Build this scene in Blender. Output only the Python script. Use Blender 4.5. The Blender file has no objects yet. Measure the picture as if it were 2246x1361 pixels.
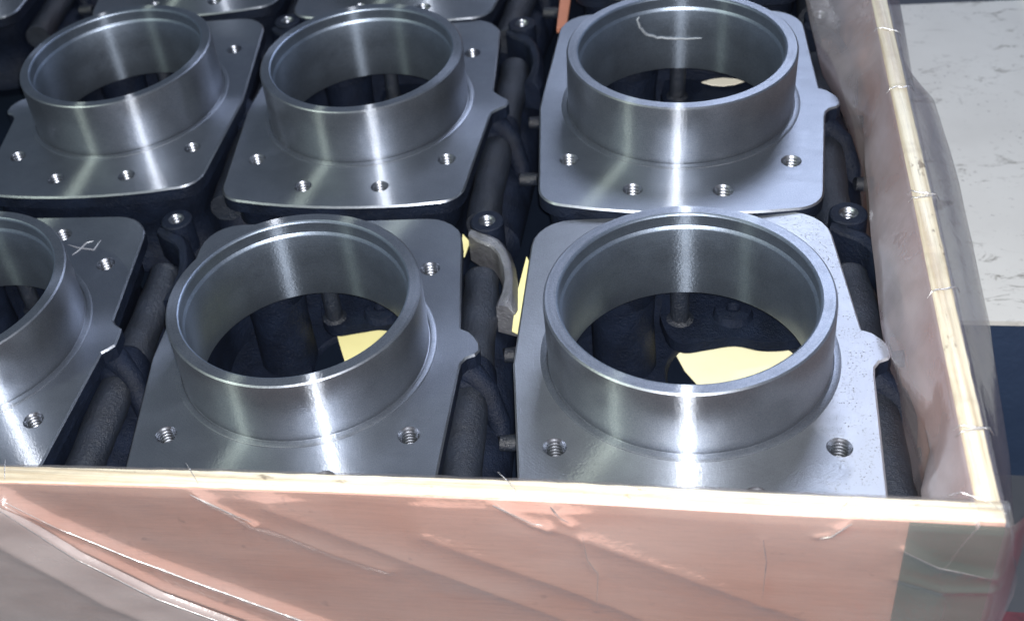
import bpy, bmesh, math, random
from mathutils import Vector, Matrix, noise
random.seed(7)
C = bpy.context.scene.collection
S = 0.09          # metres per working unit (one unit = outer radius of a bored collar, 9 cm)

# ---------------------------------------------------------------- camera
CAM = Vector((0.599, -5.4574, 6.7127))
RX = Vector((0.9680825, 0.1945393, -0.1580213))
DY = Vector((0.0052340, -0.6460466, -0.7632800))
FW = Vector((-0.2505771, 0.7380909, -0.6264447))
F, PX, PY, W, H = 2744.2, 762.8, 551.1, 2246.0, 1361.0
cd = bpy.data.cameras.new('camera'); cam = bpy.data.objects.new('camera', cd); C.objects.link(cam)
m = Matrix.Identity(4)
for i in range(3):
    m[i][0] = RX[i]; m[i][1] = -DY[i]; m[i][2] = -FW[i]; m[i][3] = CAM[i] * S
cam.matrix_world = m
cd.sensor_fit = 'HORIZONTAL'; cd.sensor_width = 36.0
cd.lens = 36.0 * F / W
cd.shift_x = (W / 2 - PX) / W
cd.shift_y = -(H / 2 - PY) / W
cd.clip_start = 0.01; cd.clip_end = 100
cd.dof.use_dof = True; cd.dof.focus_distance = 9.3 * S; cd.dof.aperture_fstop = 9
bpy.context.scene.camera = cam

# ---------------------------------------------------------------- light
w = bpy.data.worlds.new('World'); bpy.context.scene.world = w; w.use_nodes = True
bg = w.node_tree.nodes['Background']
bg.inputs['Color'].default_value = (0.52, 0.70, 1.0, 1); bg.inputs['Strength'].default_value = 0.18

def area(name, loc, target, size, power, color, size_y=None, shape='RECTANGLE'):
    ld = bpy.data.lights.new(name, 'AREA'); ld.shape = shape
    ld.size = size * S; ld.size_y = (size_y or size) * S
    ld.energy = power * S * S; ld.color = color
    o = bpy.data.objects.new(name, ld); C.objects.link(o)
    o.location = Vector(loc) * S
    o.rotation_euler = (Vector(target) - Vector(loc)).to_track_quat('-Z', 'Y').to_euler()
    return o
area('phone_lamp', CAM + RX * 0.07 - DY * 0.10, (-0.4, 1.6, 0), 0.13, 2150, (1.0, 0.97, 0.95))
area('ceiling_lamp', (-24, -12, 31), (-2, 2, 0), 2.6, 6000, (0.93, 1.0, 0.78), 1.2)
area('reflection_panel', (4.6, 23, 18.5), (1.0, 3, 0), 8.0, 2300, (0.72, 0.79, 1.0), 9.0)  # unseen bright panel, added for the pale reflections on the right-hand flanges

sc = bpy.context.scene
sc.view_settings.view_transform = 'Standard'; sc.view_settings.look = 'None'
sc.view_settings.exposure = 0; sc.view_settings.gamma = 1
sc.render.engine = 'CYCLES'
sc.cycles.max_bounces = 8; sc.cycles.transparent_max_bounces = 12; sc.cycles.sample_clamp_indirect = 6

# ---------------------------------------------------------------- materials
class Mat:
    def __init__(s, name):
        s.m = bpy.data.materials.new(name); s.m.use_nodes = True
        s.nt = s.m.node_tree; s.n = s.nt.nodes; s.b = s.n['Principled BSDF']; s.out = s.n['Material Output']
        s.tc = s.n.new('ShaderNodeTexCoord')
        v = s.n.new('ShaderNodeVectorMath'); v.operation = 'SCALE'; v.inputs['Scale'].default_value = 1 / S
        s.nt.links.new(s.tc.outputs['Object'], v.inputs[0]); s.co = v.outputs[0]
    def L(s, a, b): s.nt.links.new(a, b)
    def put(s, sock, v):
        if hasattr(v, 'is_linked') or hasattr(v, 'links'): s.L(v, sock)
        else: sock.default_value = v
    def noise(s, scale, detail=3, rough=0.55, vec=None, dist=0):
        n = s.n.new('ShaderNodeTexNoise'); n.inputs['Scale'].default_value = scale; n.inputs['Detail'].default_value = detail
        n.inputs['Roughness'].default_value = rough; n.inputs['Distortion'].default_value = dist
        s.L(vec or s.co, n.inputs['Vector']); return n.outputs['Fac']
    def ramp(s, f, stops):
        r = s.n.new('ShaderNodeValToRGB'); e = r.color_ramp.elements
        while len(e) < len(stops): e.new(0.5)
        for k, (p, c) in enumerate(stops):
            e[k].position = p; e[k].color = (c if hasattr(c, '__len__') else (c, c, c)) + ((1,) if hasattr(c, '__len__') else (1,)) if not hasattr(c, '__len__') or len(c) == 3 else c
        s.L(f, r.inputs[0]); return r.outputs[0]
    def math(s, op, a, b=0.0):
        n = s.n.new('ShaderNodeMath'); n.operation = op; s.put(n.inputs[0], a); s.put(n.inputs[1], b); return n.outputs[0]
    def mix(s, f, a, b, mode='MIX'):
        n = s.n.new('ShaderNodeMix'); n.data_type = 'RGBA'; n.blend_type = mode
        s.put(n.inputs['Factor'], f); s.put(n.inputs['A'], a); s.put(n.inputs['B'], b); return n.outputs['Result']
    def mapv(s, scale, rot=(0, 0, 0)):
        n = s.n.new('ShaderNodeMapping'); n.inputs['Scale'].default_value = scale; n.inputs['Rotation'].default_value = rot
        s.L(s.co, n.inputs['Vector']); return n.outputs[0]
    def bump(s, h, strength, dist, prev=None):
        n = s.n.new('ShaderNodeBump'); n.inputs['Strength'].default_value = strength; n.inputs['Distance'].default_value = dist * S
        s.L(h, n.inputs['Height'])
        if prev: s.L(prev, n.inputs['Normal'])
        return n.outputs[0]
    def sep(s):
        n = s.n.new('ShaderNodeSeparateXYZ'); s.L(s.co, n.inputs[0]); return n.outputs
    def comb(s, x, y, z):
        n = s.n.new('ShaderNodeCombineXYZ'); s.put(n.inputs[0], x); s.put(n.inputs[1], y); s.put(n.inputs[2], z); return n.outputs[0]
    def p(s, **k):
        for a, v in k.items(): s.put(s.b.inputs[a.replace('_', ' ')], v)
        return s.m

def turned(name, base, rough, aniso, pits=0, share=0.26):
    """metal faced on a lathe: circular tool marks about the object's own z axis"""
    a = Mat(name); x, y, z = a.sep()
    r = a.math('SQRT', a.math('ADD', a.math('MULTIPLY', x, x), a.math('MULTIPLY', y, y)))
    lathe = a.comb(a.math('MULTIPLY', r, 1.0), 0.0, a.math('MULTIPLY', z, 1.0))
    ln = a.n.new('ShaderNodeTexNoise'); ln.inputs['Scale'].default_value = 70; ln.inputs['Detail'].default_value = 3; a.L(lathe, ln.inputs['Vector'])
    ln2 = a.n.new('ShaderNodeTexNoise'); ln2.inputs['Scale'].default_value = 14; ln2.inputs['Detail'].default_value = 2; a.L(lathe, ln2.inputs['Vector'])
    blot = a.noise(3.2, 5, 0.65); fine = a.noise(55, 3, 0.6); mid = a.noise(16, 3, 0.6)
    col = a.mix(a.ramp(blot, [(0.3, 0.0), (0.7, 1.0)]), tuple(c * 0.86 for c in base) + (1,), tuple(min(1, c * 1.08) for c in base) + (1,))
    col = a.mix(a.math('MULTIPLY', ln.outputs['Fac'], 0.50), col, tuple(c * 0.6 for c in base) + (1,))
    grain = a.noise(130, 2, 0.8); col = a.mix(a.ramp(grain, [(0.35, 0.0), (0.65, 1.0)]), a.mix(0.16, col, (0, 0, 0, 1)), a.mix(0.10, col, (1, 1, 1, 1)))
    smear = a.ramp(a.noise(2.6, 4, 0.6, a.mapv((1, 2.2, 1.4), (0, 0, 0.7)), 1.2), [(0.42, 0.0), (0.62, 1.0)])
    col = a.mix(a.math('MULTIPLY', smear, 0.07), col, tuple(c * 0.62 for c in base) + (1,))
    ru = a.math('ADD', rough - 0.09, a.math('ADD', a.math('MULTIPLY', blot, 0.05), a.math('MULTIPLY', fine, 0.09)))
    b = a.bump(ln.outputs['Fac'], 0.3, 0.003)
    b = a.bump(mid, 0.25, 0.0025, b)
    b = a.bump(fine, 0.5, 0.0016, b)
    if pits:
        v = a.noise(60, 3, 0.7)
        reg = a.math('ADD', x, a.math('MULTIPLY', a.math('SUBTRACT', a.noise(2.0, 3), 0.5), 0.9))
        reg = a.ramp(reg, [(0.80, 0.0), (1.0, 1.0)])
        sel = a.ramp(a.noise(9, 2), [(0.42, 0.0), (0.55, 1.0)])
        pit = a.math('MULTIPLY', a.math('MULTIPLY', reg, sel), a.ramp(v, [(0.58, 0.0), (0.68, 1.0)]))
        col = a.mix(reg, col, (0.58, 0.62, 0.69, 1))  # pale lavender reflection painted into the right side, beneath the real pits
        col = a.mix(a.math('MULTIPLY', pit, 0.85), col, (0.02, 0.025, 0.035, 1))
        ru = a.math('ADD', ru, a.math('MULTIPLY', reg, 0.14))
        b = a.bump(a.math('SUBTRACT', 1.0, pit), 0.5, 0.008, b)
        b = a.bump(a.noise(34, 4), 0.3, 0.003, b)
    t = a.n.new('ShaderNodeVectorTransform'); t.vector_type = 'VECTOR'; t.convert_from = 'OBJECT'; t.convert_to = 'WORLD'
    a.L(a.comb(a.math('MULTIPLY', y, -1.0), x, 0.0), t.inputs[0])
    g = a.n.new('ShaderNodeBsdfAnisotropic'); a.L(col, g.inputs['Color']); a.put(g.inputs['Roughness'], a.math('MULTIPLY', ru, 1.02)); g.inputs['Anisotropy'].default_value = aniso
    a.L(t.outputs[0], g.inputs['Tangent']); a.L(b, g.inputs['Normal'])
    mx = a.n.new('ShaderNodeMixShader'); a.put(mx.inputs[0], share if not pits else a.math('SUBTRACT', 0.24, a.math('MULTIPLY', reg, 0.15))); a.L(a.b.outputs[0], mx.inputs[1]); a.L(g.outputs[0], mx.inputs[2]); a.L(mx.outputs[0], a.out.inputs[0])
    a.L(a.bump(a.noise(46, 4, 0.75), 0.5, 0.0012, b), g.inputs['Normal'])
    return a.p(Base_Color=col, Metallic=0.91, Roughness=a.math('ADD', ru, a.math('ADD', 0.02, a.math('MULTIPLY', smear, 0.03))), Normal=b)

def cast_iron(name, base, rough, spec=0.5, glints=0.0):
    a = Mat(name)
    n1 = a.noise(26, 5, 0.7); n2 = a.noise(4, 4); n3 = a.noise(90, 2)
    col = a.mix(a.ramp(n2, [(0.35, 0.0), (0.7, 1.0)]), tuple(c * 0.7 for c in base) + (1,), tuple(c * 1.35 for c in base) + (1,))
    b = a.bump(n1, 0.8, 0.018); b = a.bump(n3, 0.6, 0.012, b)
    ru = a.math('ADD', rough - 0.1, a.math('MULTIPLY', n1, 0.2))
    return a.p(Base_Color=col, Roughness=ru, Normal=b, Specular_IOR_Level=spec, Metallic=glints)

BASE = (0.285, 0.32, 0.38)
M_flange = turned('faced_flange_metal', BASE, 0.38, 0.84)
M_pitted = turned('pitted_flange_metal', (0.40, 0.43, 0.475), 0.38, 0.84, pits=1)
M_collar = turned('turned_collar_metal', tuple(c * 0.95 for c in BASE), 0.37, 0.84)
M_bore = turned('honed_bore_metal', tuple(c * f for c, f in zip(BASE, (0.82, 0.92, 1.02))), 0.42, 0.80, share=0.12)
a = Mat('threaded_steel'); M_thread = a.p(Base_Color=(0.22, 0.24, 0.28, 1), Metallic=1.0, Roughness=0.36, Normal=a.bump(a.noise(60), 0.3, 0.004))
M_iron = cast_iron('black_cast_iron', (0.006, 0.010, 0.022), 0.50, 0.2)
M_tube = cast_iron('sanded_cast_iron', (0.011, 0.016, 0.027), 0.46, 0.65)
M_bright = cast_iron('lighter_grey_iron', (0.22, 0.23, 0.26), 0.42, 0.5, 0.75)  # lighter grey iron for one casting's curved arm

a = Mat('plywood_veneer')
g = a.noise(2.2, 5, 0.6, a.mapv((0.35, 1, 2.6), (0, 0.45, 0))); g2 = a.noise(13, 4, 0.6, a.mapv((0.12, 1, 2.4), (0, 0.08, 0)))
col = a.mix(g, (0.74, 0.43, 0.34, 1), (0.58, 0.31, 0.24, 1)); col = a.mix(a.math('MULTIPLY', g2, 0.35), col, (0.40, 0.20, 0.15, 1))
sp = a.ramp(a.noise(7, 3, 0.5), [(0.66, 0.0), (0.74, 1.0)]); col = a.mix(a.math('MULTIPLY', sp, 0.5), col, (0.26, 0.14, 0.11, 1))
fib = a.noise(60, 3, 0.7, a.mapv((0.06, 1, 1.6), (0, 0.05, 0))); col = a.mix(a.math('MULTIPLY', a.ramp(fib, [(0.45, 0.0), (0.7, 1.0)]), 0.28), col, (0.33, 0.17, 0.13, 1))
M_ply = a.p(Base_Color=col, Roughness=0.6, Normal=a.bump(g2, 0.3, 0.01))
def edge_mat(name, axis):
    a = Mat(name); sc_ = (0.5, 22, 3) if axis == 'x' else (22, 0.5, 3)
    e = a.noise(1.0, 4, 0.55, a.mapv(sc_)); e2 = a.noise(1.6, 4, 0.6)
    col = a.mix(a.ramp(e, [(0.40, 0.0), (0.62, 1.0)]), (0.74, 0.70, 0.57, 1), (0.50, 0.42, 0.30, 1))
    col = a.mix(a.ramp(e2, [(0.56, 0.0), (0.74, 0.75)]), col, (0.30, 0.24, 0.17, 1))
    col = a.mix(a.ramp(a.noise(9, 3, 0.6, a.mapv((1, 0.5, 1) if axis == 'y' else (0.5, 1, 1))), [(0.66, 0.0), (0.72, 0.8)]), col, (0.16, 0.12, 0.08, 1))
    return a.p(Base_Color=col, Roughness=0.7, Normal=a.bump(e, 0.8, 0.02))
M_edge = edge_mat('plywood_edge_along', 'x'); M_edge2 = edge_mat('plywood_edge_across', 'y')
a = Mat('green_painted_board'); n = a.noise(2.0, 4); M_green = a.p(Base_Color=a.mix(n, (0.006, 0.040, 0.028, 1), (0.018, 0.07, 0.05, 1)), Roughness=0.5, Normal=a.bump(a.noise(20), 0.3, 0.01))
a = Mat('yellow_card'); n = a.noise(4.0, 4); M_card = a.p(Base_Color=a.mix(n, (0.90, 0.88, 0.62, 1), (0.82, 0.79, 0.50, 1)), Roughness=0.8)
a = Mat('lemon_card'); n = a.noise(4.0, 5); M_card2 = a.p(Base_Color=a.mix(n, (0.86, 0.82, 0.42, 1), (0.72, 0.67, 0.30, 1)), Roughness=0.8)
a = Mat('cream_paper'); n = a.noise(4.0, 4); M_paper = a.p(Base_Color=a.mix(n, (0.9, 0.88, 0.76, 1), (0.8, 0.78, 0.66, 1)), Roughness=0.8)
a = Mat('brown_board'); M_brown = a.p(Base_Color=a.mix(a.noise(5), (0.42, 0.17, 0.11, 1), (0.30, 0.12, 0.08, 1)), Roughness=0.7)
a = Mat('crate_floor_board'); M_floorb = a.p(Specular_IOR_Level=0.05, Base_Color=a.mix(a.noise(3), (0.006, 0.010, 0.02, 1), (0.004, 0.007, 0.014, 1)), Roughness=0.8)
a = Mat('stained_white_top')
n = a.noise(1.1, 4); sm = a.ramp(a.noise(3.0, 8, 0.78, a.mapv((1, 1.8, 1), (0, 0, 0.4)), 0.6), [(0.545, 0.0), (0.63, 1.0)]); rg = a.ramp(a.noise(0.9, 2), [(0.40, 0.0), (0.56, 1.0)])
sp = a.ramp(a.noise(15, 2, 0.5), [(0.64, 0.0), (0.70, 1.0)])
col = a.mix(n, (0.74, 0.75, 0.71, 1), (0.57, 0.57, 0.535, 1)); col = a.mix(a.math('MULTIPLY', a.math('MULTIPLY', sm, rg), 0.9), col, (0.22, 0.21, 0.18, 1)); col = a.mix(a.math('MULTIPLY', a.math('MULTIPLY', sp, a.ramp(a.noise(1.7, 3), [(0.45, 0.0), (0.6, 1.0)])), 0.6), col, (0.25, 0.24, 0.23, 1))
M_white = a.p(Base_Color=col, Roughness=0.55)
a = Mat('navy_paint'); n = a.noise(2.0, 5, 0.7); M_navy = a.p(Base_Color=a.mix(n, (0.014, 0.030, 0.070, 1), (0.028, 0.052, 0.105, 1)), Roughness=0.6, Normal=a.bump(a.noise(14, 4), 0.4, 0.02))
a = Mat('red_floor_paint'); n = a.noise(3.0, 6, 0.75); M_red = a.p(Base_Color=a.mix(a.ramp(n, [(0.4, 0.0), (0.62, 1.0)]), (0.15, 0.045, 0.065, 1), (0.07, 0.03, 0.042, 1)), Roughness=0.7)
a = Mat('concrete_floor'); n = a.noise(1.5, 6, 0.7); M_conc = a.p(Base_Color=a.mix(n, (0.05, 0.06, 0.08, 1), (0.10, 0.11, 0.13, 1)), Roughness=0.8)

def film(name, tint, haze, rough, cap=0.7, gloss=3.0, through=0.4):
    a = Mat(name); nt = a.nt
    tr = a.n.new('ShaderNodeBsdfTransparent'); tr.inputs[0].default_value = (0.97, 0.965, 0.96, 1)
    df = a.n.new('ShaderNodeBsdfDiffuse'); df.inputs[0].default_value = tint
    tl = a.n.new('ShaderNodeBsdfTranslucent'); tl.inputs[0].default_value = tint
    gl = a.n.new('ShaderNodeBsdfGlossy'); gl.inputs['Roughness'].default_value = rough; gl.inputs[0].default_value = (1, 1, 1, 1)
    n = a.noise(1.2, 3, 0.5, a.mapv((0.6, 1, 1.5), (0, 0.5, 0)))
    b = a.bump(a.noise(17, 3, 0.6), 0.35, 0.007, a.bump(a.noise(5, 4, 0.6), 0.35, 0.02)); a.L(b, gl.inputs['Normal'])
    m0 = a.n.new('ShaderNodeMixShader'); m0.inputs[0].default_value = through; a.L(df.outputs[0], m0.inputs[1]); a.L(tl.outputs[0], m0.inputs[2])
    m1 = a.n.new('ShaderNodeMixShader'); a.L(a.math('MULTIPLY', a.ramp(n, [(0.3, 0.35), (0.75, 1.0)]), haze), m1.inputs[0]); a.L(tr.outputs[0], m1.inputs[1]); a.L(m0.outputs[0], m1.inputs[2])
    fr = a.n.new('ShaderNodeFresnel'); fr.inputs[0].default_value = 1.5; a.L(b, fr.inputs['Normal'])
    m2 = a.n.new('ShaderNodeMixShader'); a.L(a.math('MINIMUM', a.math('MULTIPLY', fr.outputs[0], gloss), cap), m2.inputs[0]); a.L(m1.outputs[0], m2.inputs[1]); a.L(gl.outputs[0], m2.inputs[2])
    a.L(m2.outputs[0], a.out.inputs[0]); return a.m
M_film = film('clear_film', (0.70, 0.66, 0.65, 1), 0.30, 0.16)
M_film2 = film('milky_film', (0.53, 0.51, 0.57, 1), 0.80, 0.16, 0.22, 1.6)
M_pleat = film('pleated_film', (0.85, 0.80, 0.79, 1), 0.35, 0.24, 0.85, 9.0)
M_film4 = film('doubled_film', (0.86, 0.78, 0.78, 1), 0.50, 0.18, 0.6, 3.0, 0.15)
M_film5 = film('outer_film', (0.50, 0.50, 0.62, 1), 0.36, 0.18, 0.25, 1.6)
M_film3 = film('taut_film', (0.8, 0.78, 0.74, 1), 0.10, 0.40, 0.25, 1.0)

# ---------------------------------------------------------------- helpers
def sca(bm): bmesh.ops.scale(bm, vec=(S, S, S), verts=bm.verts)
def mesh(name, bm, mats, smooth=True, angle=35):
    sca(bm); me = bpy.data.meshes.new(name); bm.to_mesh(me); bm.free()
    for mm in (mats if isinstance(mats, (list, tuple)) else [mats]): me.materials.append(mm)
    if smooth:
        me.polygons.foreach_set('use_smooth', [True] * len(me.polygons))
        me.set_sharp_from_angle(angle=math.radians(angle))
    return me
def obj(name, me, parent=None, loc=(0, 0, 0), rot=(0, 0, 0)):
    o = bpy.data.objects.new(name, me); C.objects.link(o); o.location = Vector(loc) * S; o.rotation_euler = rot
    if parent: o.parent = parent
    return o
def tag(o, label=None, cat=None, group=None, kind=None):
    for k, v in (('label', label), ('category', cat), ('group', group), ('kind', kind)):
        if v: o[k] = v
    return o
def lathe(bm, prof, n=96, c=(0, 0), mi=0, close=False):
    rings = []
    for r, z in prof:
        rings.append([bm.verts.new((c[0] + r * math.cos(2 * math.pi * k / n), c[1] + r * math.sin(2 * math.pi * k / n), z)) for k in range(n)])
    P = list(zip(rings, rings[1:])) + ([(rings[-1], rings[0])] if close else [])
    for a_, b_ in P:
        for k in range(n):
            f = bm.faces.new((a_[k], a_[(k + 1) % n], b_[(k + 1) % n], b_[k])); f.material_index = mi
    return rings
def fillet(pts, rad, n=6):
    out = []; N = len(pts)
    for i in range(N):
        a_, b_, c_ = Vector(pts[i - 1]), Vector(pts[i]), Vector(pts[(i + 1) % N]); r = rad[i]
        if not r: out.append(b_); continue
        u = (a_ - b_).normalized(); v = (c_ - b_).normalized(); th = u.angle(v); d = r / math.tan(th / 2)
        cc = b_ + (u + v).normalized() * r / math.sin(th / 2); s = b_ + u * d - cc; e = b_ + v * d - cc
        a0 = math.atan2(s.y, s.x); da = (math.atan2(e.y, e.x) - a0 + math.pi) % (2 * math.pi) - math.pi
        out += [cc + r * Vector((math.cos(a0 + da * k / n), math.sin(a0 + da * k / n))) for k in range(n + 1)]
    return out
def loop(bm, pts, z): return [bm.verts.new((p[0], p[1], z)) for p in pts]
def bridge(bm, a_, b_, mi=0):
    n = len(a_)
    for k in range(n):
        f = bm.faces.new((a_[k], a_[(k + 1) % n], b_[(k + 1) % n], b_[k])); f.material_index = mi
def fill(bm, loops, mi=0):
    es = set()
    for l in loops:
        for k in range(len(l)):
            e = bm.edges.get((l[k], l[(k + 1) % len(l)])) or bm.edges.new((l[k], l[(k + 1) % len(l)])); es.add(e)
    r = bmesh.ops.triangle_fill(bm, use_beauty=True, use_dissolve=False, edges=list(es))
    for g_ in r['geom']:
        if isinstance(g_, bmesh.types.BMFace):
            g_.material_index = mi
            g_.normal_update()
def offset(pts, d):
    out = []; N = len(pts)
    for i in range(N):
        a_, b_, c_ = Vector(pts[i - 1]), Vector(pts[i]), Vector(pts[(i + 1) % N])
        t1 = (b_ - a_).normalized(); t2 = (c_ - b_).normalized(); nn = Vector((-(t1 + t2).y, (t1 + t2).x)).normalized()
        out.append(b_ + nn * d)
    return out
def circle(r, n, c=(0, 0)): return [(c[0] + r * math.cos(2 * math.pi * k / n), c[1] + r * math.sin(2 * math.pi * k / n)) for k in range(n)]
def tube(bm, path, rad, n=20, caps=True, mi=0):
    prev = None; first = None
    for i, pnt in enumerate(path):
        pnt = Vector(pnt); t = (Vector(path[min(i + 1, len(path) - 1)]) - Vector(path[max(i - 1, 0)])).normalized()
        up = Vector((0, 0, 1)) if abs(t.z) < 0.9 else Vector((0, 1, 0)); s_ = t.cross(up).normalized(); u = s_.cross(t)
        r = rad[i] if hasattr(rad, '__len__') else rad
        ring = [bm.verts.new(pnt + r * (math.cos(2 * math.pi * k / n) * s_ + math.sin(2 * math.pi * k / n) * u)) for k in range(n)]
        if prev: bridge(bm, prev, ring, mi)
        else: first = ring
        prev = ring
    if caps: bm.faces.new(first[::-1]); bm.faces.new(prev)
def box(bm, x0, x1, y0, y1, z0, z1, mi=0):
    v = [bm.verts.new((x, y, z)) for z in (z0, z1) for y in (y0, y1) for x in (x0, x1)]
    for f in ((0, 1, 3, 2), (4, 6, 7, 5), (0, 4, 5, 1), (2, 3, 7, 6), (0, 2, 6, 4), (1, 5, 7, 3)):
        bm.faces.new([v[k] for k in f]).material_index = mi

# ---------------------------------------------------------------- the casting
WB, WM, WT, AB, AT, YM, SAG, RB, RT = 1.1444, 1.2594, 1.161, 1.5432, 1.6143, -0.1028, 0.1187, 0.247, 0.3369
HOLES = [(sx * x, sy * y) for x, y in ((0.3673, 1.3486), (0.929, 0.9272)) for sx in (-1, 1) for sy in (-1, 1)]
EARS = {'plain': [(1.232, 0.20), (1.30, 0.165), (1.355, 0.10), (1.392, 0.03), (1.396, -0.055), (1.365, -0.105), (1.30, -0.135), (1.262, -0.19), (1.250, -0.27)],
        'pointed': [(1.229, 0.27), (1.235, 0.215), (1.31, 0.135), (1.395, 0.06), (1.405, 0.015), (1.385, -0.055), (1.31, -0.115), (1.258, -0.17), (1.248, -0.25)],
        'stub': [(1.232, 0.21), (1.27, 0.16), (1.335, 0.115), (1.345, 0.02), (1.345, -0.09), (1.30, -0.14), (1.255, -0.18), (1.248, -0.27)]}
def outline(ear='plain', side=1):
    nb = 10; pts = []; rad = []
    for k in range(nb + 1):
        t = -1 + 2 * k / nb
        if k in (1, nb - 1): continue
        pts.append((t * WB, -AB - SAG * (1 - t * t))); rad.append(RB if k in (0, nb) else 0)
    ew = EARS[ear]
    if side > 0:
        e = [(x, y) for x, y in ew][::-1]; pts += e; rad += [0] * len(e)
    else: pts.append((WM, YM)); rad.append(0)
    pts += [(WT, AT), (-WT, AT)]; rad += [RT, RT]
    if side < 0:
        e = [(-x, y) for x, y in ew]; pts += e; rad += [0] * len(e)
    else: pts.append((-WM, YM)); rad.append(0)
    return [tuple(p) for p in fillet(pts, rad)]

def flange_mesh(ear, side, mat):
    bm = bmesh.new(); ol = outline(ear, side)
    top = loop(bm, offset(ol, 0.014), 0.0); ch = loop(bm, ol, -0.016); bot = loop(bm, ol, -0.135); bi = loop(bm, offset(ol, 0.05), -0.17)
    bridge(bm, ch, top, 0); bridge(bm, bot, ch, 1); bridge(bm, bi, bot, 1)
    hl = [loop(bm, circle(0.084, 20, h), 0.0) for h in HOLES]
    bore = loop(bm, circle(0.93, 96), 0.0)
    fill(bm, [top, bore] + hl, 0)
    bmesh.ops.recalc_face_normals(bm, faces=bm.faces)
    return mesh('flange', bm, [mat, M_iron], True, 25)
COLLAR_H = 0.579
def collar_mesh():
    bm = bmesh.new()
    prof = [(1.06, -0.004), (1.056, 0.008), (1.048, 0.012), (1.012, 0.013), (1.004, 0.004), (0.996, 0.006), (1.0, 0.022), (1.0, 0.10), (1.0, 0.30), (1.0, COLLAR_H - 0.022), (0.997, COLLAR_H - 0.010), (0.984, COLLAR_H),
            (0.950, COLLAR_H), (0.908, COLLAR_H), (0.897, COLLAR_H - 0.006), (0.890, COLLAR_H - 0.018), (0.888, 0.47), (0.883, 0.462), (0.872, 0.448), (0.869, 0.440), (0.868, 0.2), (0.868, 0.0), (0.868, -0.185), (0.872, -0.197), (0.884, -0.206), (0.93, -0.21)]
    lathe(bm, prof[:14], 144); lathe(bm, prof[13:], 144, (0, 0), 1)
    bmesh.ops.remove_doubles(bm, verts=bm.verts, dist=1e-5); bmesh.ops.recalc_face_normals(bm, faces=bm.faces)
    return mesh('collar', bm, [M_collar, M_bore], True, 28)
def thread_prof(r, depth, turns):
    p = [(r + 0.006, 0.0005), (r, -0.012)]
    for k in range(turns):
        z = -0.014 - k * depth / turns
        p += [(r - 0.014, z - 0.35 * depth / turns), (r - 0.014, z - 0.5 * depth / turns), (r, z - 0.85 * depth / turns)]
    return p + [(0.03, -depth - 0.02), (0.001, -depth - 0.04)]
def hole_mesh():
    bm = bmesh.new(); lathe(bm, thread_prof(0.079, 0.34, 11), 20)
    bmesh.ops.recalc_face_normals(bm, faces=bm.faces)
    bmesh.ops.reverse_faces(bm, faces=bm.faces)
    return mesh('threaded_hole', bm, M_thread, True, 60)
FLOOR_Z, BASE_Z = -1.0, -1.06
def ell(c, r, k, n=40): return [(c[0] + r[0] * k * math.cos(6.2831853 * i / n), c[1] + r[1] * k * math.sin(6.2831853 * i / n)) for i in range(n)]
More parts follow.
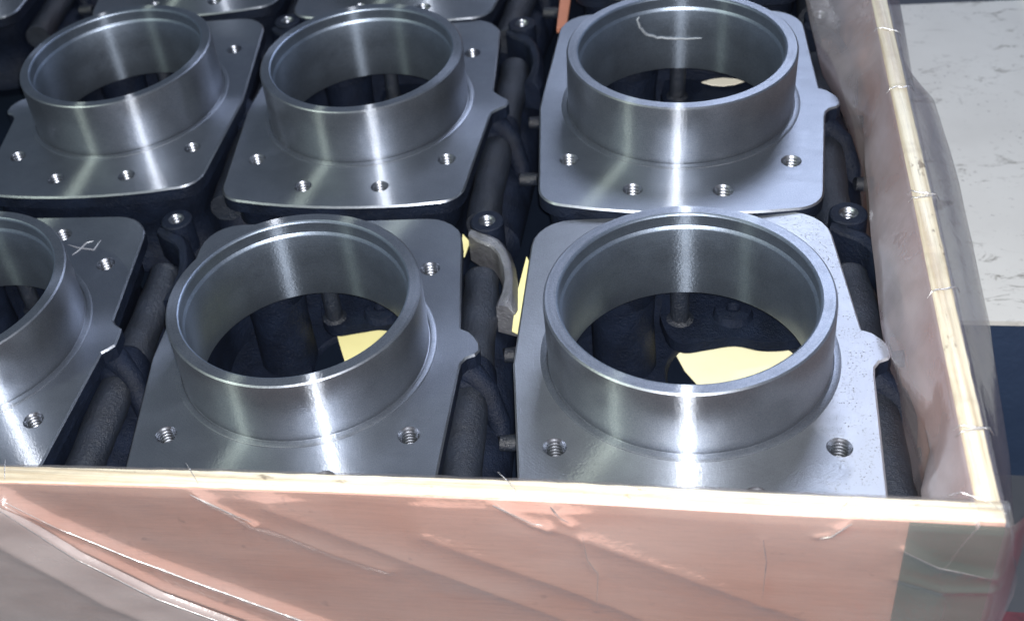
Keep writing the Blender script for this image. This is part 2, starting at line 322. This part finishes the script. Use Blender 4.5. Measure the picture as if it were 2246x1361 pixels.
def body_mesh(ear, side, port_c=(0.44, 0.76), port_r=(0.58, 0.54), dy=0.02, cone=True):
    bm = bmesh.new()
    o = outline(ear, side); out0 = [(x * 0.93, y * 0.93) for x, y in o]; out1 = [(x * 0.88, y * 0.89) for x, y in o]
    l = [loop(bm, q, z) for q, z in ((out0, -0.165), (out0, -0.40), (out1, -0.52), (out1, -0.85), (out0, -0.95), (out0, BASE_Z))]
    for a_, b_ in zip(l, l[1:]): bridge(bm, a_, b_)
    cav = fillet([(-0.98, -1.22), (0.98, -1.22), (0.98, 1.33), (-0.98, 1.33)], [0.5] * 4, 8)
    bore = loop(bm, circle(0.925, 72), -0.205); c0 = loop(bm, cav, -0.205); c1 = loop(bm, cav, FLOOR_Z)
    fill(bm, [bore, c0]); bridge(bm, c0, c1)
    port = loop(bm, ell(port_c, port_r, 1), FLOOR_Z); p1 = loop(bm, ell(port_c, port_r, 0.97), FLOOR_Z - 0.02); p2 = loop(bm, ell(port_c, port_r, 0.96), BASE_Z)
    fill(bm, [c1, port]); bridge(bm, port, p1); bridge(bm, p1, p2)
    # internal ledge over the far side, a round core pillar and a screw boss
    led = [(-0.12, 1.32), (-0.16, 1.05), (-0.10, 0.80), (0.02, 0.70), (0.22, 0.735), (0.42, 0.77), (0.62, 0.71), (0.82, 0.715), (0.97, 0.78), (0.97, 1.32)]
    led = [(x, y + dy if y < 1.3 else y) for x, y in led]
    mid_ = led[1:9]; sm_ = []
    for k in range(len(mid_) - 1):          # round the front lip of the ledge
        p0, p1_, p2_, p3 = [Vector(mid_[max(0, min(len(mid_) - 1, k + q))]) for q in (-1, 0, 1, 2)]
        for t in (0, .25, .5, .75): sm_.append(tuple(0.5 * ((2 * p1_) + (p2_ - p0) * t + (2 * p0 - 5 * p1_ + 4 * p2_ - p3) * t * t + (3 * p1_ - p0 - 3 * p2_ + p3) * t ** 3)))
    led = led[:1] + sm_ + [mid_[-1]] + led[9:]
    a_ = loop(bm, led, -0.62); b_ = loop(bm, led, -0.72); bridge(bm, a_, b_); bm.faces.new(a_[::-1]); bm.faces.new(b_)
    lathe(bm, [(0.27, -0.215), (0.25, -0.5), (0.26, FLOOR_Z + 0.002)], 28, (-0.46, 0.92))
    lathe(bm, [(0.075, -0.21), (0.075, -0.60), (0.11, -0.618)], 20, (0.0, 1.02), 1)
    tube(bm, [(1.33, 1.15, -0.80), (1.33, 1.05, -0.80), (1.35, 0.0, -0.84), (1.33, -1.2, -0.80), (1.33, -1.35, -0.80)], [0.12, 0.26, 0.29, 0.26, 0.12], 24)
    if cone: lathe(bm, [(0.16, -0.618), (0.14, -0.55), (0.06, -0.54), (0.045, -0.60)], 20, (0.42, 1.05), 0)
    bmesh.ops.recalc_face_normals(bm, faces=bm.faces)
    return mesh('body', bm, [M_iron, M_tube], True, 40)
TX, TZ, TR = 1.30, -0.40, 0.155
def wob(bm, amp=0.008, sc_=6, seed=0):
    for v in bm.verts: v.co += noise.noise_vector(v.co * sc_ + Vector((seed, 0, 0))) * amp
def tube_mesh():
    bm = bmesh.new()
    ys = [1.26, 1.25, 1.22] + [1.2 - 0.1 * k for k in range(27)]
    tube(bm, [(TX + 0.02 * math.sin(y * 2), y, TZ) for y in ys], [0.10, 0.14, TR] + [TR + 0.006 * math.sin(9 * y) for y in ys[3:]], 26)
    wob(bm, 0.010); bmesh.ops.recalc_face_normals(bm, faces=bm.faces); return mesh('side_tube', bm, M_tube, True, 60)
def knuckle_mesh():
    bm = bmesh.new()
    tube(bm, [(1.16, 0.10, -0.17), (1.28, -0.04, -0.22), (1.42, -0.16, -0.33), (1.52, -0.30, -0.56), (1.56, -0.42, -0.80)], [0.10, 0.11, 0.10, 0.085, 0.06], 18)
    tube(bm, [(TX, 0.16, TZ), (TX, 0.10, TZ), (TX, -0.12, TZ), (TX, -0.20, TZ)], [TR, TR + 0.045, TR + 0.05, TR], 26)
    wob(bm, 0.02, 5); bmesh.ops.recalc_face_normals(bm, faces=bm.faces); return mesh('knuckle', bm, M_iron, True, 60)
LUG = (1.36, 1.68)
def lug_mesh():
    bm = bmesh.new(); z = -0.10
    lathe(bm, [(0.075, z), (0.135, z), (0.148, z - 0.012), (0.150, z - 0.34), (0.075, z - 0.34)], 32, LUG)
    lathe(bm, [(r, z + zz) for r, zz in thread_prof(0.075, 0.30, 9)], 22, LUG, 1)
    bm.normal_update(); return mesh('threaded_lug', bm, [M_iron, M_thread], True, 40)
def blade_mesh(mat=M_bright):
    pts = [(1.22, 1.41, .05), (1.33, 1.36, .085), (1.45, 1.28, .075), (1.52, 1.16, .06), (1.565, 1.0, .058), (1.585, 0.84, .055), (1.58, 0.68, .065), (1.565, 0.56, .085), (1.55, 0.51, .08)]
    bm = bmesh.new(); prev = None
    for k, (x, y, hw) in enumerate(pts):
        t = (Vector(pts[min(k + 1, len(pts) - 1)][:2]) - Vector(pts[max(k - 1, 0)][:2])).normalized(); nn = Vector((-t.y, t.x)); z = -0.13 - 0.012 * k
        c = Vector((x, y + 0.17)); ring = []
        for o_, dz in ((-hw, -0.30), (-hw, -0.02), (-hw * 0.8, 0), (0.0, 0.012), (hw * 0.35, 0.0), (hw, -0.07), (hw * 1.25, -0.32)):
            q = c + nn * o_; ring.append(bm.verts.new((q.x, q.y, z + dz)))
        if prev: bridge(bm, prev, ring)
        else: bm.faces.new(ring)
        prev = ring
    bm.faces.new(prev[::-1]); bmesh.ops.recalc_face_normals(bm, faces=bm.faces); return mesh('curved_arm', bm, mat, True, 30)
def boss_mesh():
    bm = bmesh.new(); tube(bm, [(0, 0, 0), (-0.13, 0, 0), (-0.17, 0, 0), (-0.18, 0, 0)], [0.065, 0.06, 0.055, 0.04], 14)
    wob(bm, 0.03, 9); bmesh.ops.recalc_face_normals(bm, faces=bm.faces); return mesh('side_boss', bm, M_tube, True, 50)
M_edgeiron = cast_iron('chipped_iron', (0.05, 0.06, 0.08), 0.30, 0.7, 0.3)

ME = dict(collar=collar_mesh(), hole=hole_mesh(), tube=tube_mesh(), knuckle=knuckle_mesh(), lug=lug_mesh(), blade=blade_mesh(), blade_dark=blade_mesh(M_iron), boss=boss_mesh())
cache = {}
def casting(x, y, z, yaw, u, v, label, ear='plain', side=1, mat=None, arm=1, **bk):
    mat = mat or M_flange; k = (ear, side, mat.name, str(bk))
    if k not in cache: cache[k] = (flange_mesh(ear, side, mat), body_mesh(ear, side, **bk))
    r = obj('iron_casting', None, None, (x, y, z), (v, -u, yaw))
    tag(r, label, 'metal casting', 'machined iron castings packed in rows in the crate')
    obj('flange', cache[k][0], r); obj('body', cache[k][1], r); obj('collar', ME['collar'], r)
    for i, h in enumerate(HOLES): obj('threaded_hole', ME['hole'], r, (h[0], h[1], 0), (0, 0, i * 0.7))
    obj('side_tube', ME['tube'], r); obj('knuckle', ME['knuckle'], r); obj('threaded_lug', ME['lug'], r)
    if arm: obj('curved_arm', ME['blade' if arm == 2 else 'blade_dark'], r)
    for yy in (0.44, -0.52): obj('side_boss', ME['boss'], r, (1.53, yy, -0.54), (0, 0, math.pi))
    return r
casting(0.7073, 1.3071, 0.0323, 0.0462, 0.0132, -0.008, 'iron casting in the front right corner of the crate, its flange pitted on the right', mat=M_pitted)
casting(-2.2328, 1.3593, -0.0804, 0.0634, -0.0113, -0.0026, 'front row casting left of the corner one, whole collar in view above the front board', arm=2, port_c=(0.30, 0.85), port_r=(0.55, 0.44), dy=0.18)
front_left = casting(-5.1848, 1.3284, -0.022, 0.0336, -0.0071, 0.0045, 'front row casting cut by the left edge of the photo, scratched flange corner', ear='stub')
pale = casting(0.6522, 4.5179, 0.0847, -0.0059, -0.0202, -0.0018, 'second row casting by the right board, pale shiny flange and paper scrap inside', cone=False)
casting(-2.3536, 4.8092, -0.064, -0.0086, -0.0089, 0.0023, 'second row casting in the middle, pointed lug on the right of its flange', ear='pointed')
casting(-4.912, 4.8173, 0.0492, 0.0453, 0.0066, -0.0084, 'second row casting at the left, hooked lug on the left of its flange', ear='plain', side=-1)
casting(-5.03, 8.27, 0.02, 0.05, 0, 0, 'third row casting behind the leftmost second row collar, only flange edge in view')
casting(-2.32, 8.04, -0.03, -0.09, 0, 0, 'third row casting behind the middle second row collar, only front holes in view')
casting(0.80, 8.13, 0.04, -0.05, 0, 0, 'third row casting behind the pale flanged casting, only a flange corner in view')
casting(-8.42, 8.32, 0.0, 0.06, 0, 0, 'third row casting at the top left corner, only a flange corner in view')

# burrs scored into the flange of the front left casting and a pale strip modelling an arc of reflection in the bore of the pale one
def stroke(parent, name, paths, rad, mat):
    bm = bmesh.new()
    for pth in paths:
        q = []
        for a_, b_ in zip(pth, pth[1:]): q += [Vector(a_).lerp(Vector(b_), t / 6) for t in range(6)]
        q.append(Vector(pth[-1])); q = [v + noise.noise_vector(v * 20) * 0.006 * (1, 1, 0)[0] for v in q]
        for v in q:
            if parent is front_left: v.z = 0.0015
        n = len(q); tube(bm, q, [rad * (0.35 + 0.9 * math.sin(math.pi * (k + 0.6) / (n + 0.2))) for k in range(n)], 6)
    bmesh.ops.recalc_face_normals(bm, faces=bm.faces); obj(name, mesh(name, bm, mat, True, 60), parent)
a = Mat('burnished_scratch'); M_scr = a.p(Base_Color=(0.40, 0.42, 0.46, 1), Metallic=0.5, Roughness=0.5)
a = Mat('grey_reflection'); M_refl = a.p(Base_Color=(0.30, 0.33, 0.37, 1), Metallic=0.3, Roughness=0.6)
stroke(front_left, 'scratch', [[(0.471, 1.204, 0), (0.585, 1.162, 0), (0.745, 1.125, 0), (0.757, 1.196, 0), (0.776, 1.26, 0)], [(0.561, 1.053, 0), (0.61, 1.129, 0), (0.644, 1.225, 0), (0.701, 1.256, 0)]], 0.006, M_scr)
stroke(pale, 'reflection_arc', [[(-0.376, 0.78, 0.43), (-0.393, 0.771, 0.406), (-0.369, 0.783, 0.314), (-0.311, 0.808, 0.227), (-0.21, 0.84, 0.168), (-0.061, 0.864, 0.138), (0.109, 0.859, 0.139), (0.205, 0.841, 0.151)]], 0.012, M_refl)

# ---------------------------------------------------------------- card and paper under / in the castings
def sheet(name, pts, z, mat, label, cat, group=None, th=0.012, curl=0):
    bm = bmesh.new(); a_ = [bm.verts.new((x, y, z + (curl * math.sin(i * 1.7)))) for i, (x, y) in enumerate(pts)]; b_ = [bm.verts.new(v.co - Vector((0, 0, th))) for v in a_]
    bridge(bm, b_, a_); bm.faces.new(a_); bm.faces.new(b_[::-1]); bmesh.ops.recalc_face_normals(bm, faces=bm.faces)
    o = obj(name, mesh(name, bm, mat, False)); tag(o, label, cat, group); return o
def wl(o, x, y):   # local xy of a casting at (ox, oy, yaw)
    c, s = math.cos(o[2]), math.sin(o[2]); return (o[0] + c * x - s * y, o[1] + s * x + c * y)
D = (0.7073, 1.3071, 0.0462); E_ = (-2.2328, 1.3593, 0.0634)
sheet('card_sheet', [wl(D, *q) for q in ((-0.09, 1.3), (-0.035, 1.13), (0.045, 0.89), (0.12, 0.76), (0.3, 0.40), (1.2, 0.3), (1.2, 1.5), (-0.09, 1.5))], -1.075, M_card, 'pale yellow card seen through the bottom of the front right corner casting', 'cardboard sheet')
sheet('card_sheet', [wl(E_, *q) for q in ((-0.2, 1.6), (-0.16, 1.42), (-0.11, 1.30), (-0.03, 1.05), (0.035, 0.87), (0.15, 0.5), (0.6, 0.3), (1.0, 0.5), (1.0, 1.75))], -1.075, M_card2, 'yellow card seen through the bottom of the front middle casting', 'cardboard sheet')
sheet('card_strip', [(-1.225, 3.174), (-1.146, 3.065), (-1.167, 2.876), (-1.21, 2.80)], -0.40, M_card2, 'small yellow card corner sticking up right of the front middle casting flange', 'cardboard strip')
sheet('card_strip', [(-0.625, 2.869), (-0.595, 2.80), (-0.60, 2.125), (-0.61, 1.9), (-0.661, 1.933), (-0.667, 2.348)], -0.40, M_card2, 'thin yellow card strip sticking out left of the corner casting flange', 'cardboard strip')
Cc = (0.6522, 4.5179)
sheet('paper_scrap', [(Cc[0] + x, Cc[1] + y) for x, y in ((0.235, 1.21), (0.33, 1.155), (0.44, 1.135), (0.55, 1.155), (0.645, 1.205), (0.55, 1.255), (0.44, 1.275), (0.33, 1.255))], -0.50, M_paper, 'lens shaped cream paper scrap lying inside the pale flanged casting', 'paper scrap')

# ---------------------------------------------------------------- the plywood crate
crate = obj('plywood_crate', None, None, (0, 0, 0)); tag(crate, 'open plywood crate full of castings, pink veneer faces and cream edges wrapped in film', 'crate')
FR = [(-7.5, -0.80), (-6, -0.74), (-3.78, -0.68), (-2.34, -0.63), (-0.13, -0.58), (1.19, -0.585), (2.41, -0.575)]
def interp(T, x):
    if x <= T[0][0]: return T[0][1]
    for (x0, y0), (x1, y1) in zip(T, T[1:]):
        if x <= x1: return y0 + (y1 - y0) * (x - x0) / (x1 - x0)
    return T[-1][1]
TOPZ, TH = 0.62, 0.135
def ztop(x): return TOPZ + 0.006 + 0.0024 * (x - 2.3)
def front_board():
    bm = bmesh.new(); prev = None; n = 200
    for i in range(n + 1):
        x = -7.5 + (2.41 + 7.5) * i / n; y = interp(FR, x); z = ztop(x); j = noise.noise(Vector((x * 7, 0, 0))) * 0.007; j2 = noise.noise(Vector((x * 9, 5, 0))) * 0.006
        ring = [bm.verts.new(q) for q in ((x, y, -2.6), (x, y + j2, z - 0.012), (x, y + 0.012, z + j), (x, y + TH * 0.5, z + 0.006 + j2), (x, y + TH - 0.01, z + j), (x, y + TH + j, z - 0.01), (x, y + TH, -2.6))]
        if prev:
            for k in range(6): bm.faces.new((prev[k], prev[k + 1], ring[k + 1], ring[k])).material_index = 1 if k in (1, 2, 3, 4) else 0
            bm.faces.new((prev[6], prev[0], ring[0], ring[6]))
        else: bm.faces.new(ring).material_index = 1
        prev = ring
    bm.faces.new(prev[::-1]).material_index = 1
    bmesh.ops.recalc_face_normals(bm, faces=bm.faces); return mesh('front_board', bm, [M_ply, M_edge], False)
obj('front_board', front_board(), crate)
IN = [(-0.46, 2.275), (1.07, 2.29), (2.49, 2.31), (3.73, 2.32), (5.27, 2.335), (9.5, 2.40)]
SEG = [-0.437, 0.08, 2.35, 3.80, 9.5]
def side_board():
    bm = bmesh.new(); prev = None; n = 160
    for i in range(n + 1):
        y = -0.437 + (9.5 + 0.437) * i / n; x = interp(IN, y); z = TOPZ + 0.004; j = noise.noise(Vector((y * 6, 3, 0))) * 0.009; j2 = noise.noise(Vector((y * 8, 9, 0))) * 0.007
        ring = [bm.verts.new(q) for q in ((x, y, -2.6), (x, y, z - 0.012), (x + 0.01, y, z + j), (x + TH * .5, y, z + 0.005 + j2), (x + TH - 0.012, y, z + j), (x + TH - 0.002 + j2, y, z - 0.012), (x + TH - 0.002, y, -2.6))]
        if prev:
            for k in range(6): bm.faces.new((prev[k], prev[k + 1], ring[k + 1], ring[k])).material_index = 1 if k in (1, 2, 3, 4) else 0
            bm.faces.new((prev[6], prev[0], ring[0], ring[6]))
        else: bm.faces.new(ring).material_index = 1
        prev = ring
    bm.faces.new(prev[::-1]); bmesh.ops.recalc_face_normals(bm, faces=bm.faces); return mesh('side_board', bm, [M_ply, M_edge2], False)
obj('side_board', side_board(), crate)
bm = bmesh.new(); box(bm, 1.915, 2.405, -0.605, -0.582, -2.6, 0.585)
tag(obj('corner_panel', mesh('corner_panel', bm, M_green, False), crate), 'grey green painted panel at the front corner')
bm = bmesh.new(); box(bm, -12, 2.27, -0.40, 11.5, -1.30, -1.20)
obj('bottom_board', mesh('bottom_board', bm, M_floorb, False), crate)
bm = bmesh.new(); box(bm, -12, 2.40, 10.2, 10.33, -2.6, 0.6)
obj('rear_board', mesh('rear_board', bm, M_ply, False), crate)
bm = bmesh.new(); v = [(-6.55, 7.45, -1.0), (-6.15, 7.25, -1.0), (-6.05, 7.6, -0.1), (-6.42, 7.8, -0.1)]
a_ = [bm.verts.new(q) for q in v]; b_ = [bm.verts.new(Vector(q) + Vector((0.03, 0.07, 0))) for q in v]; bridge(bm, a_, b_); bm.faces.new(a_); bm.faces.new(b_[::-1]); bmesh.ops.recalc_face_normals(bm, faces=bm.faces)
tag(obj('wood_wedge', mesh('wood_wedge', bm, M_brown, False)), 'orange brown board scrap standing between castings at the top left', 'wood scrap')
bm = bmesh.new(); v = [(-0.62, 6.55, -0.3), (-0.52, 6.53, -0.3), (-0.47, 7.6, -0.1), (-0.60, 7.6, -0.1)]
a_ = [bm.verts.new(q) for q in v]; b_ = [bm.verts.new(Vector(q) - Vector((0, 0, 0.05))) for q in v]; bridge(bm, a_, b_); bm.faces.new(a_); bm.faces.new(b_[::-1]); bmesh.ops.recalc_face_normals(bm, faces=bm.faces)
tag(obj('wood_strip', mesh('wood_strip', bm, M_brown, False)), 'narrow tan strip between two rear castings at the top centre', 'wood scrap')

# ---------------------------------------------------------------- plastic film
def seg_dist(px, pz, pl):
    best = (9, 0)
    for (x0, z0), (x1, z1) in zip(pl, pl[1:]):
        dx, dz = x1 - x0, z1 - z0; t = max(0, min(1, ((px - x0) * dx + (pz - z0) * dz) / (dx * dx + dz * dz)))
        qx, qz = px - x0 - t * dx, pz - z0 - t * dz; s = (qx * dz - qz * dx); d = math.hypot(qx, qz)
        if d < abs(best[0]): best = (math.copysign(d, s), t)
    return best[0]
FOLDS = [([(-3.80, .56), (-3.45, .25), (-2.95, -.09), (-2.25, -.50), (-1.57, -.87), (-0.7, -1.25), (0.3, -1.7)], 0.040, 0.085),
         ([(-3.75, .50), (-3.36, .00), (-2.87, -.42), (-2.40, -.70), (-1.95, -.98), (-1.2, -1.35)], 0.036, 0.075),
         ([(-2.40, .62), (-2.15, .42), (-2.02, .34)], 0.030, 0.04), ([(-2.02, .34), (-1.55, .05), (-1.2, -.1)], 0.07, 0.03),
         ([(-0.45, .62), (-0.22, .46), (-0.13, .44)], 0.025, 0.035), ([(-0.10, .62), (-0.05, .52), (0.02, .47)], 0.02, 0.03),
         ([(-0.1, .45), (0.9, -.05), (2.0, -.6)], 0.13, 0.05), ([(-0.9, .3), (0.3, -.35), (1.3, -1.0)], 0.16, 0.06), ([(-1.9, .5), (-0.8, -.1), (0.4, -.8)], 0.14, 0.045),
         ([(0.08, .35), (0.10, .12), (0.16, -.02), (0.14, -.4)], 0.018, 0.022), ([(1.13, .42), (1.16, .2), (1.15, -.2)], 0.016, 0.014),
         ([(1.60, .62), (1.5, .50), (1.42, .47)], 0.02, 0.03), ([(1.9, .40), (2.1, .26), (2.42, .18)], 0.035, 0.03), ([(1.9, .12), (2.15, .02), (2.45, .05)], 0.04, 0.03)]
FLAPF = [([(-4.2, .5), (-3.9, .1), (-3.3, -.55), (-2.4, -1.15)], 0.12, 0.03)]
def front_film():
    bm = bmesh.new(); nx, nz = 900, 220; rows = []
    for j in range(nz + 1):
        z = 0.63 - 2.9 * (j / nz) ** 1.15; row = []
        for i in range(nx + 1):
            x = -6.2 + 8.78 * i / nx; y0 = interp(FR, min(x, 2.41)) - 0.028; d = 0
            for pl, wd, h in FOLDS:
                dd = seg_dist(x, z, pl)
                if abs(dd) < wd * 5: d += h * math.exp(-math.sqrt(dd * dd + 0.0002) / wd) 
            d += 0.020 * (noise.noise(Vector((x * 0.8 + z * 1.1, z * 1.6, 3))) + 0.5) + 0.003 * noise.noise(Vector((x * 4, z * 5, 1)))
            fade = min(1, max(0, (0.64 - z) / 0.08)); y = y0 - 0.006 - d * fade
            if x > 2.41: y += (x - 2.41) ** 1.6 * 3.0
            row.append(bm.verts.new((x, y, z)))
        rows.append(row)
    for a_, b_ in zip(rows, rows[1:]):
        for k in range(nx): bm.faces.new((a_[k], b_[k], b_[k + 1], a_[k + 1]))
    # over the top edge and a hand's width down the inside
    top = rows[0]; prev = top
    for dy, z, am in ((0.03, 0.636, 0), (0.09, 0.640, 0.4), (0.155, 0.634, 0.4), (0.185, 0.61, 0.5), (0.20, 0.50, 1)):
        row = []
        for i in range(nx + 1):
            x = -6.2 + 8.78 * i / nx; y = interp(FR, min(x, 2.41)) - 0.03 + dy; wv = noise.noise(Vector((x * 9, dy * 8, 2)))
            row.append(bm.verts.new((x, y + am * 0.012 * noise.noise(Vector((x * 3, 7, 2))), z + ztop(min(x, 2.3)) - 0.62 + am * 0.014 * wv)))
        for k in range(nx):
            if -6.2 + 8.78 * k / nx < 2.44: bm.faces.new((prev[k + 1], row[k + 1], row[k], prev[k])).material_index = 1
        prev = row
    return mesh('front_film', bm, [M_film, M_film3], True, 180)
def film_flap():
    bm = bmesh.new(); nx, nz = 300, 90; top = FOLDS[1][0]; rows = []
    for j in range(nz + 1):
        row = []
        for i in range(nx + 1):
            x = -6.2 + 6.6 * i / nx; zt = interp([(-6.2, .60)] + top, x) - 0.03; z = zt - (zt + 2.3) * (j / nz) ** 1.2
            d = 0.018 + 0.045 * (1 - math.exp(-(zt - z) / 0.022)) + 0.02 * noise.noise(Vector((x * 1.3 + z, z * 1.8, 8)))
            for pl, wd, h in FLAPF:
                dd = seg_dist(x, z, pl)
                if abs(dd) < wd * 5: d += h * 1.2 * math.exp(-math.sqrt(dd * dd + 0.0002) / wd)
            row.append(bm.verts.new((x, interp(FR, x) - 0.075 - d, z)))
        rows.append(row)
    for a_, b_ in zip(rows, rows[1:]):
        for k in range(nx): bm.faces.new((a_[k], b_[k], b_[k + 1], a_[k + 1]))
    return mesh('film_flap', bm, M_film4, True, 180)
wrap = obj('plastic_wrap', None, None, (0, 0, 0)); tag(wrap, 'clear wrinkled plastic wrap draped over the crate edges with shiny folds', 'plastic wrap')
PLEATS = [(0, 0.011, 0.0), (1, 0.012, 0.075), (2, 0.010, 0), (4, 0.009, 0), (5, 0.008, 0), (9, 0.006, 0), (10, 0.004, 0), (11, 0.007, 0), (12, 0.005, 0)]
for fi, rad_, off in PLEATS:
    pl, wd, h = FOLDS[fi]; q = []
    for (x0, z0), (x1, z1) in zip(pl, pl[1:]):
        n = max(4, int(math.hypot(x1 - x0, z1 - z0) / 0.03))
        for t in range(n):
            x = x0 + (x1 - x0) * t / n; z = z0 + (z1 - z0) * t / n; z += 0.010 * noise.noise(Vector((x * 3, fi, 0)))
            q.append(Vector((x, interp(FR, x) - 0.034 - h * 0.72 - off - 0.020 * (noise.noise(Vector((x * 0.8 + z * 1.1, z * 1.6, 3))) + 0.5), z)))
    n = len(q); bm = bmesh.new()
    tube(bm, q, [rad_ * (0.25 + 0.75 * math.sin(math.pi * min(1, (k + 1) / n * 1.0))) * (0.8 + 0.5 * noise.noise(Vector((k * 0.35, fi, 4)))) for k in range(n)], 10)
    bmesh.ops.recalc_face_normals(bm, faces=bm.faces); obj('film_pleat', mesh('film_pleat', bm, M_pleat, True, 80), wrap)
for pts_ in ([(-2.50, -.47), (-2.44, -.54), (-2.34, -.66)], [(-0.44, -.42), (-0.36, -.50), (-0.27, -.62)], [(-3.8, -.52), (-3.77, -.6), (-3.72, -.71)], [(2.12, -.44), (2.2, -.40), (2.34, -.46), (2.43, -.56)], [(1.62, -.47), (1.56, -.55), (1.52, -.62)]):
    bm = bmesh.new(); q = []
    for a_, b_ in zip(pts_, pts_[1:]):
        for t in range(6): q.append(Vector((a_[0] + (b_[0] - a_[0]) * t / 6, a_[1] + (b_[1] - a_[1]) * t / 6, 0.648 + 0.006 * noise.noise(Vector((a_[0] * 5 + t, 0, 0))))))
    tube(bm, q, [0.0032 * (0.5 + math.sin(math.pi * (k + .5) / len(q)) * 0.6) for k in range(len(q))], 8)
    bmesh.ops.recalc_face_normals(bm, faces=bm.faces); obj('film_pleat', mesh('film_pleat', bm, M_pleat, True, 80), wrap)
obj('front_film', front_film(), wrap); obj('film_flap', film_flap(), wrap)
XIN = [(-0.5, 2.12), (0.0, 2.10), (0.35, 2.20), (0.64, 2.20), (1.0, 2.10), (1.5, 2.04), (2.5, 2.08), (3.4, 2.13), (3.62, 2.15), (3.80, 2.17), (4.1, 2.16), (5.2, 1.90), (6.5, 1.85), (9.5, 1.8)]
XOUT = [(-0.6, 2.53), (-0.42, 2.56), (0.28, 2.65), (1.5, 2.74), (2.5, 2.775), (3.4, 2.79), (4.15, 2.77), (4.25, 2.74), (4.42, 2.64), (6, 2.71), (9.5, 2.85)]
def side_film():
    bm = bmesh.new(); prev = None; n = 420
    for i in range(n + 1):
        y = -0.62 + 10.1 * i / n; xi = interp(IN, y); xin = interp(XIN, y); xo = interp(XOUT, y)
        n1 = noise.noise(Vector((y * 0.9, 1, 0))) * 0.03; n2 = noise.noise(Vector((y * 1.5, 5, 0))) * 0.010; n3 = noise.noise(Vector((y * 3, 5, 0))) * 0.003
        seam = sum(0.018 * math.exp(-((y - s) / 0.03) ** 2) for s in (0.08, 2.35, 3.80)); t = TOPZ + 0.018
        prof = [(xi - 0.06, -1.1), (xi - 0.09 + n1, -0.6), (xin + 0.07 + n1, -0.12), (xin + 0.02 + n2, 0.06), (xin + n2, 0.16), (xin + 0.04 + n2, 0.26), (xi - 0.5 * (xi - xin) + n2, 0.42), (xi - 0.02 + n3, 0.585), (xi - 0.006, t - 0.012),
                (xi + 0.012, t + n3 + seam), (xi + 0.07, t + 0.002 + n3 + seam), (xi + TH - 0.012, t + n2 * 0.3 + seam), (xi + TH + 0.012, t - 0.015 + seam), (xi + TH + 0.05 + n3, 0.54), (xi + TH + 0.5 * (xo - xi - TH) + n2, 0.42 + n1), (xo - 0.03 + n2, 0.28), (xo + n3, 0.18), (xo + 0.01 - n1, 0.0), (xo - 0.03 + n1, -0.35), (xo - 0.05, -0.9), (xo - 0.04, -2.2)]
        ring = [bm.verts.new((px, y + 0.0, pz)) for px, pz in prof]
        if prev:
            for k in range(len(ring) - 1): bm.faces.new((prev[k], prev[k + 1], ring[k + 1], ring[k])).material_index = 1 if k in (8, 9, 10) else 2 if k > 10 else 0
        prev = ring
    return mesh('side_film', bm, [M_film2, M_film3, M_film5], True, 180)
obj('side_film', side_film(), wrap)
for y0, dy in ((0.06, 0.05), (0.12, -0.03), (2.33, 0.04), (2.42, -0.05), (3.78, 0.02), (4.75, -0.10), (1.3, 0.06)):
    xi = interp(IN, y0); q = [Vector((xi - 0.03 + 0.21 * k / 9, y0 + dy * k / 9 + 0.02 * noise.noise(Vector((k * 0.5, y0, 1))), TOPZ + 0.026 + 0.006 * noise.noise(Vector((k * 0.9, y0, 5))) - (0.05 if k in (0, 9) else 0))) for k in range(10)]
    bm = bmesh.new(); tube(bm, q, [0.007 * (0.5 + 0.6 * math.sin(math.pi * k / 9)) for k in range(10)], 8)
    bmesh.ops.recalc_face_normals(bm, faces=bm.faces); obj('film_pleat', mesh('film_pleat', bm, M_pleat, True, 80), wrap)

# ---------------------------------------------------------------- beyond the crate
box_ = obj('blue_box', None, None, (0, 0, 0)); tag(box_, 'dark blue box with a stained white top standing beside the crate', 'box')
bm = bmesh.new(); box(bm, 2.98, 9, 3.90, 9.62, -4.2, -2.06); obj('box_side', mesh('box_side', bm, M_navy, False), box_)
bm = bmesh.new(); box(bm, 2.95, 9.05, 3.86, 9.72, -2.055, -2.0); obj('box_top', mesh('box_top', bm, M_white, False), box_)
bm = bmesh.new(); box(bm, -30, 30, -20, 40, -4.6, -4.2); tag(obj('floor', mesh('floor', bm, M_conc, False)), kind='structure', label='dark concrete floor')
bm = bmesh.new(); box(bm, 3.0, 9, -6, 2.2, -4.196, -4.15); tag(obj('red_floor_mat', mesh('red_floor_mat', bm, M_red, False)), 'worn dark red mat on the floor at the lower right beside the crate', 'floor mat')
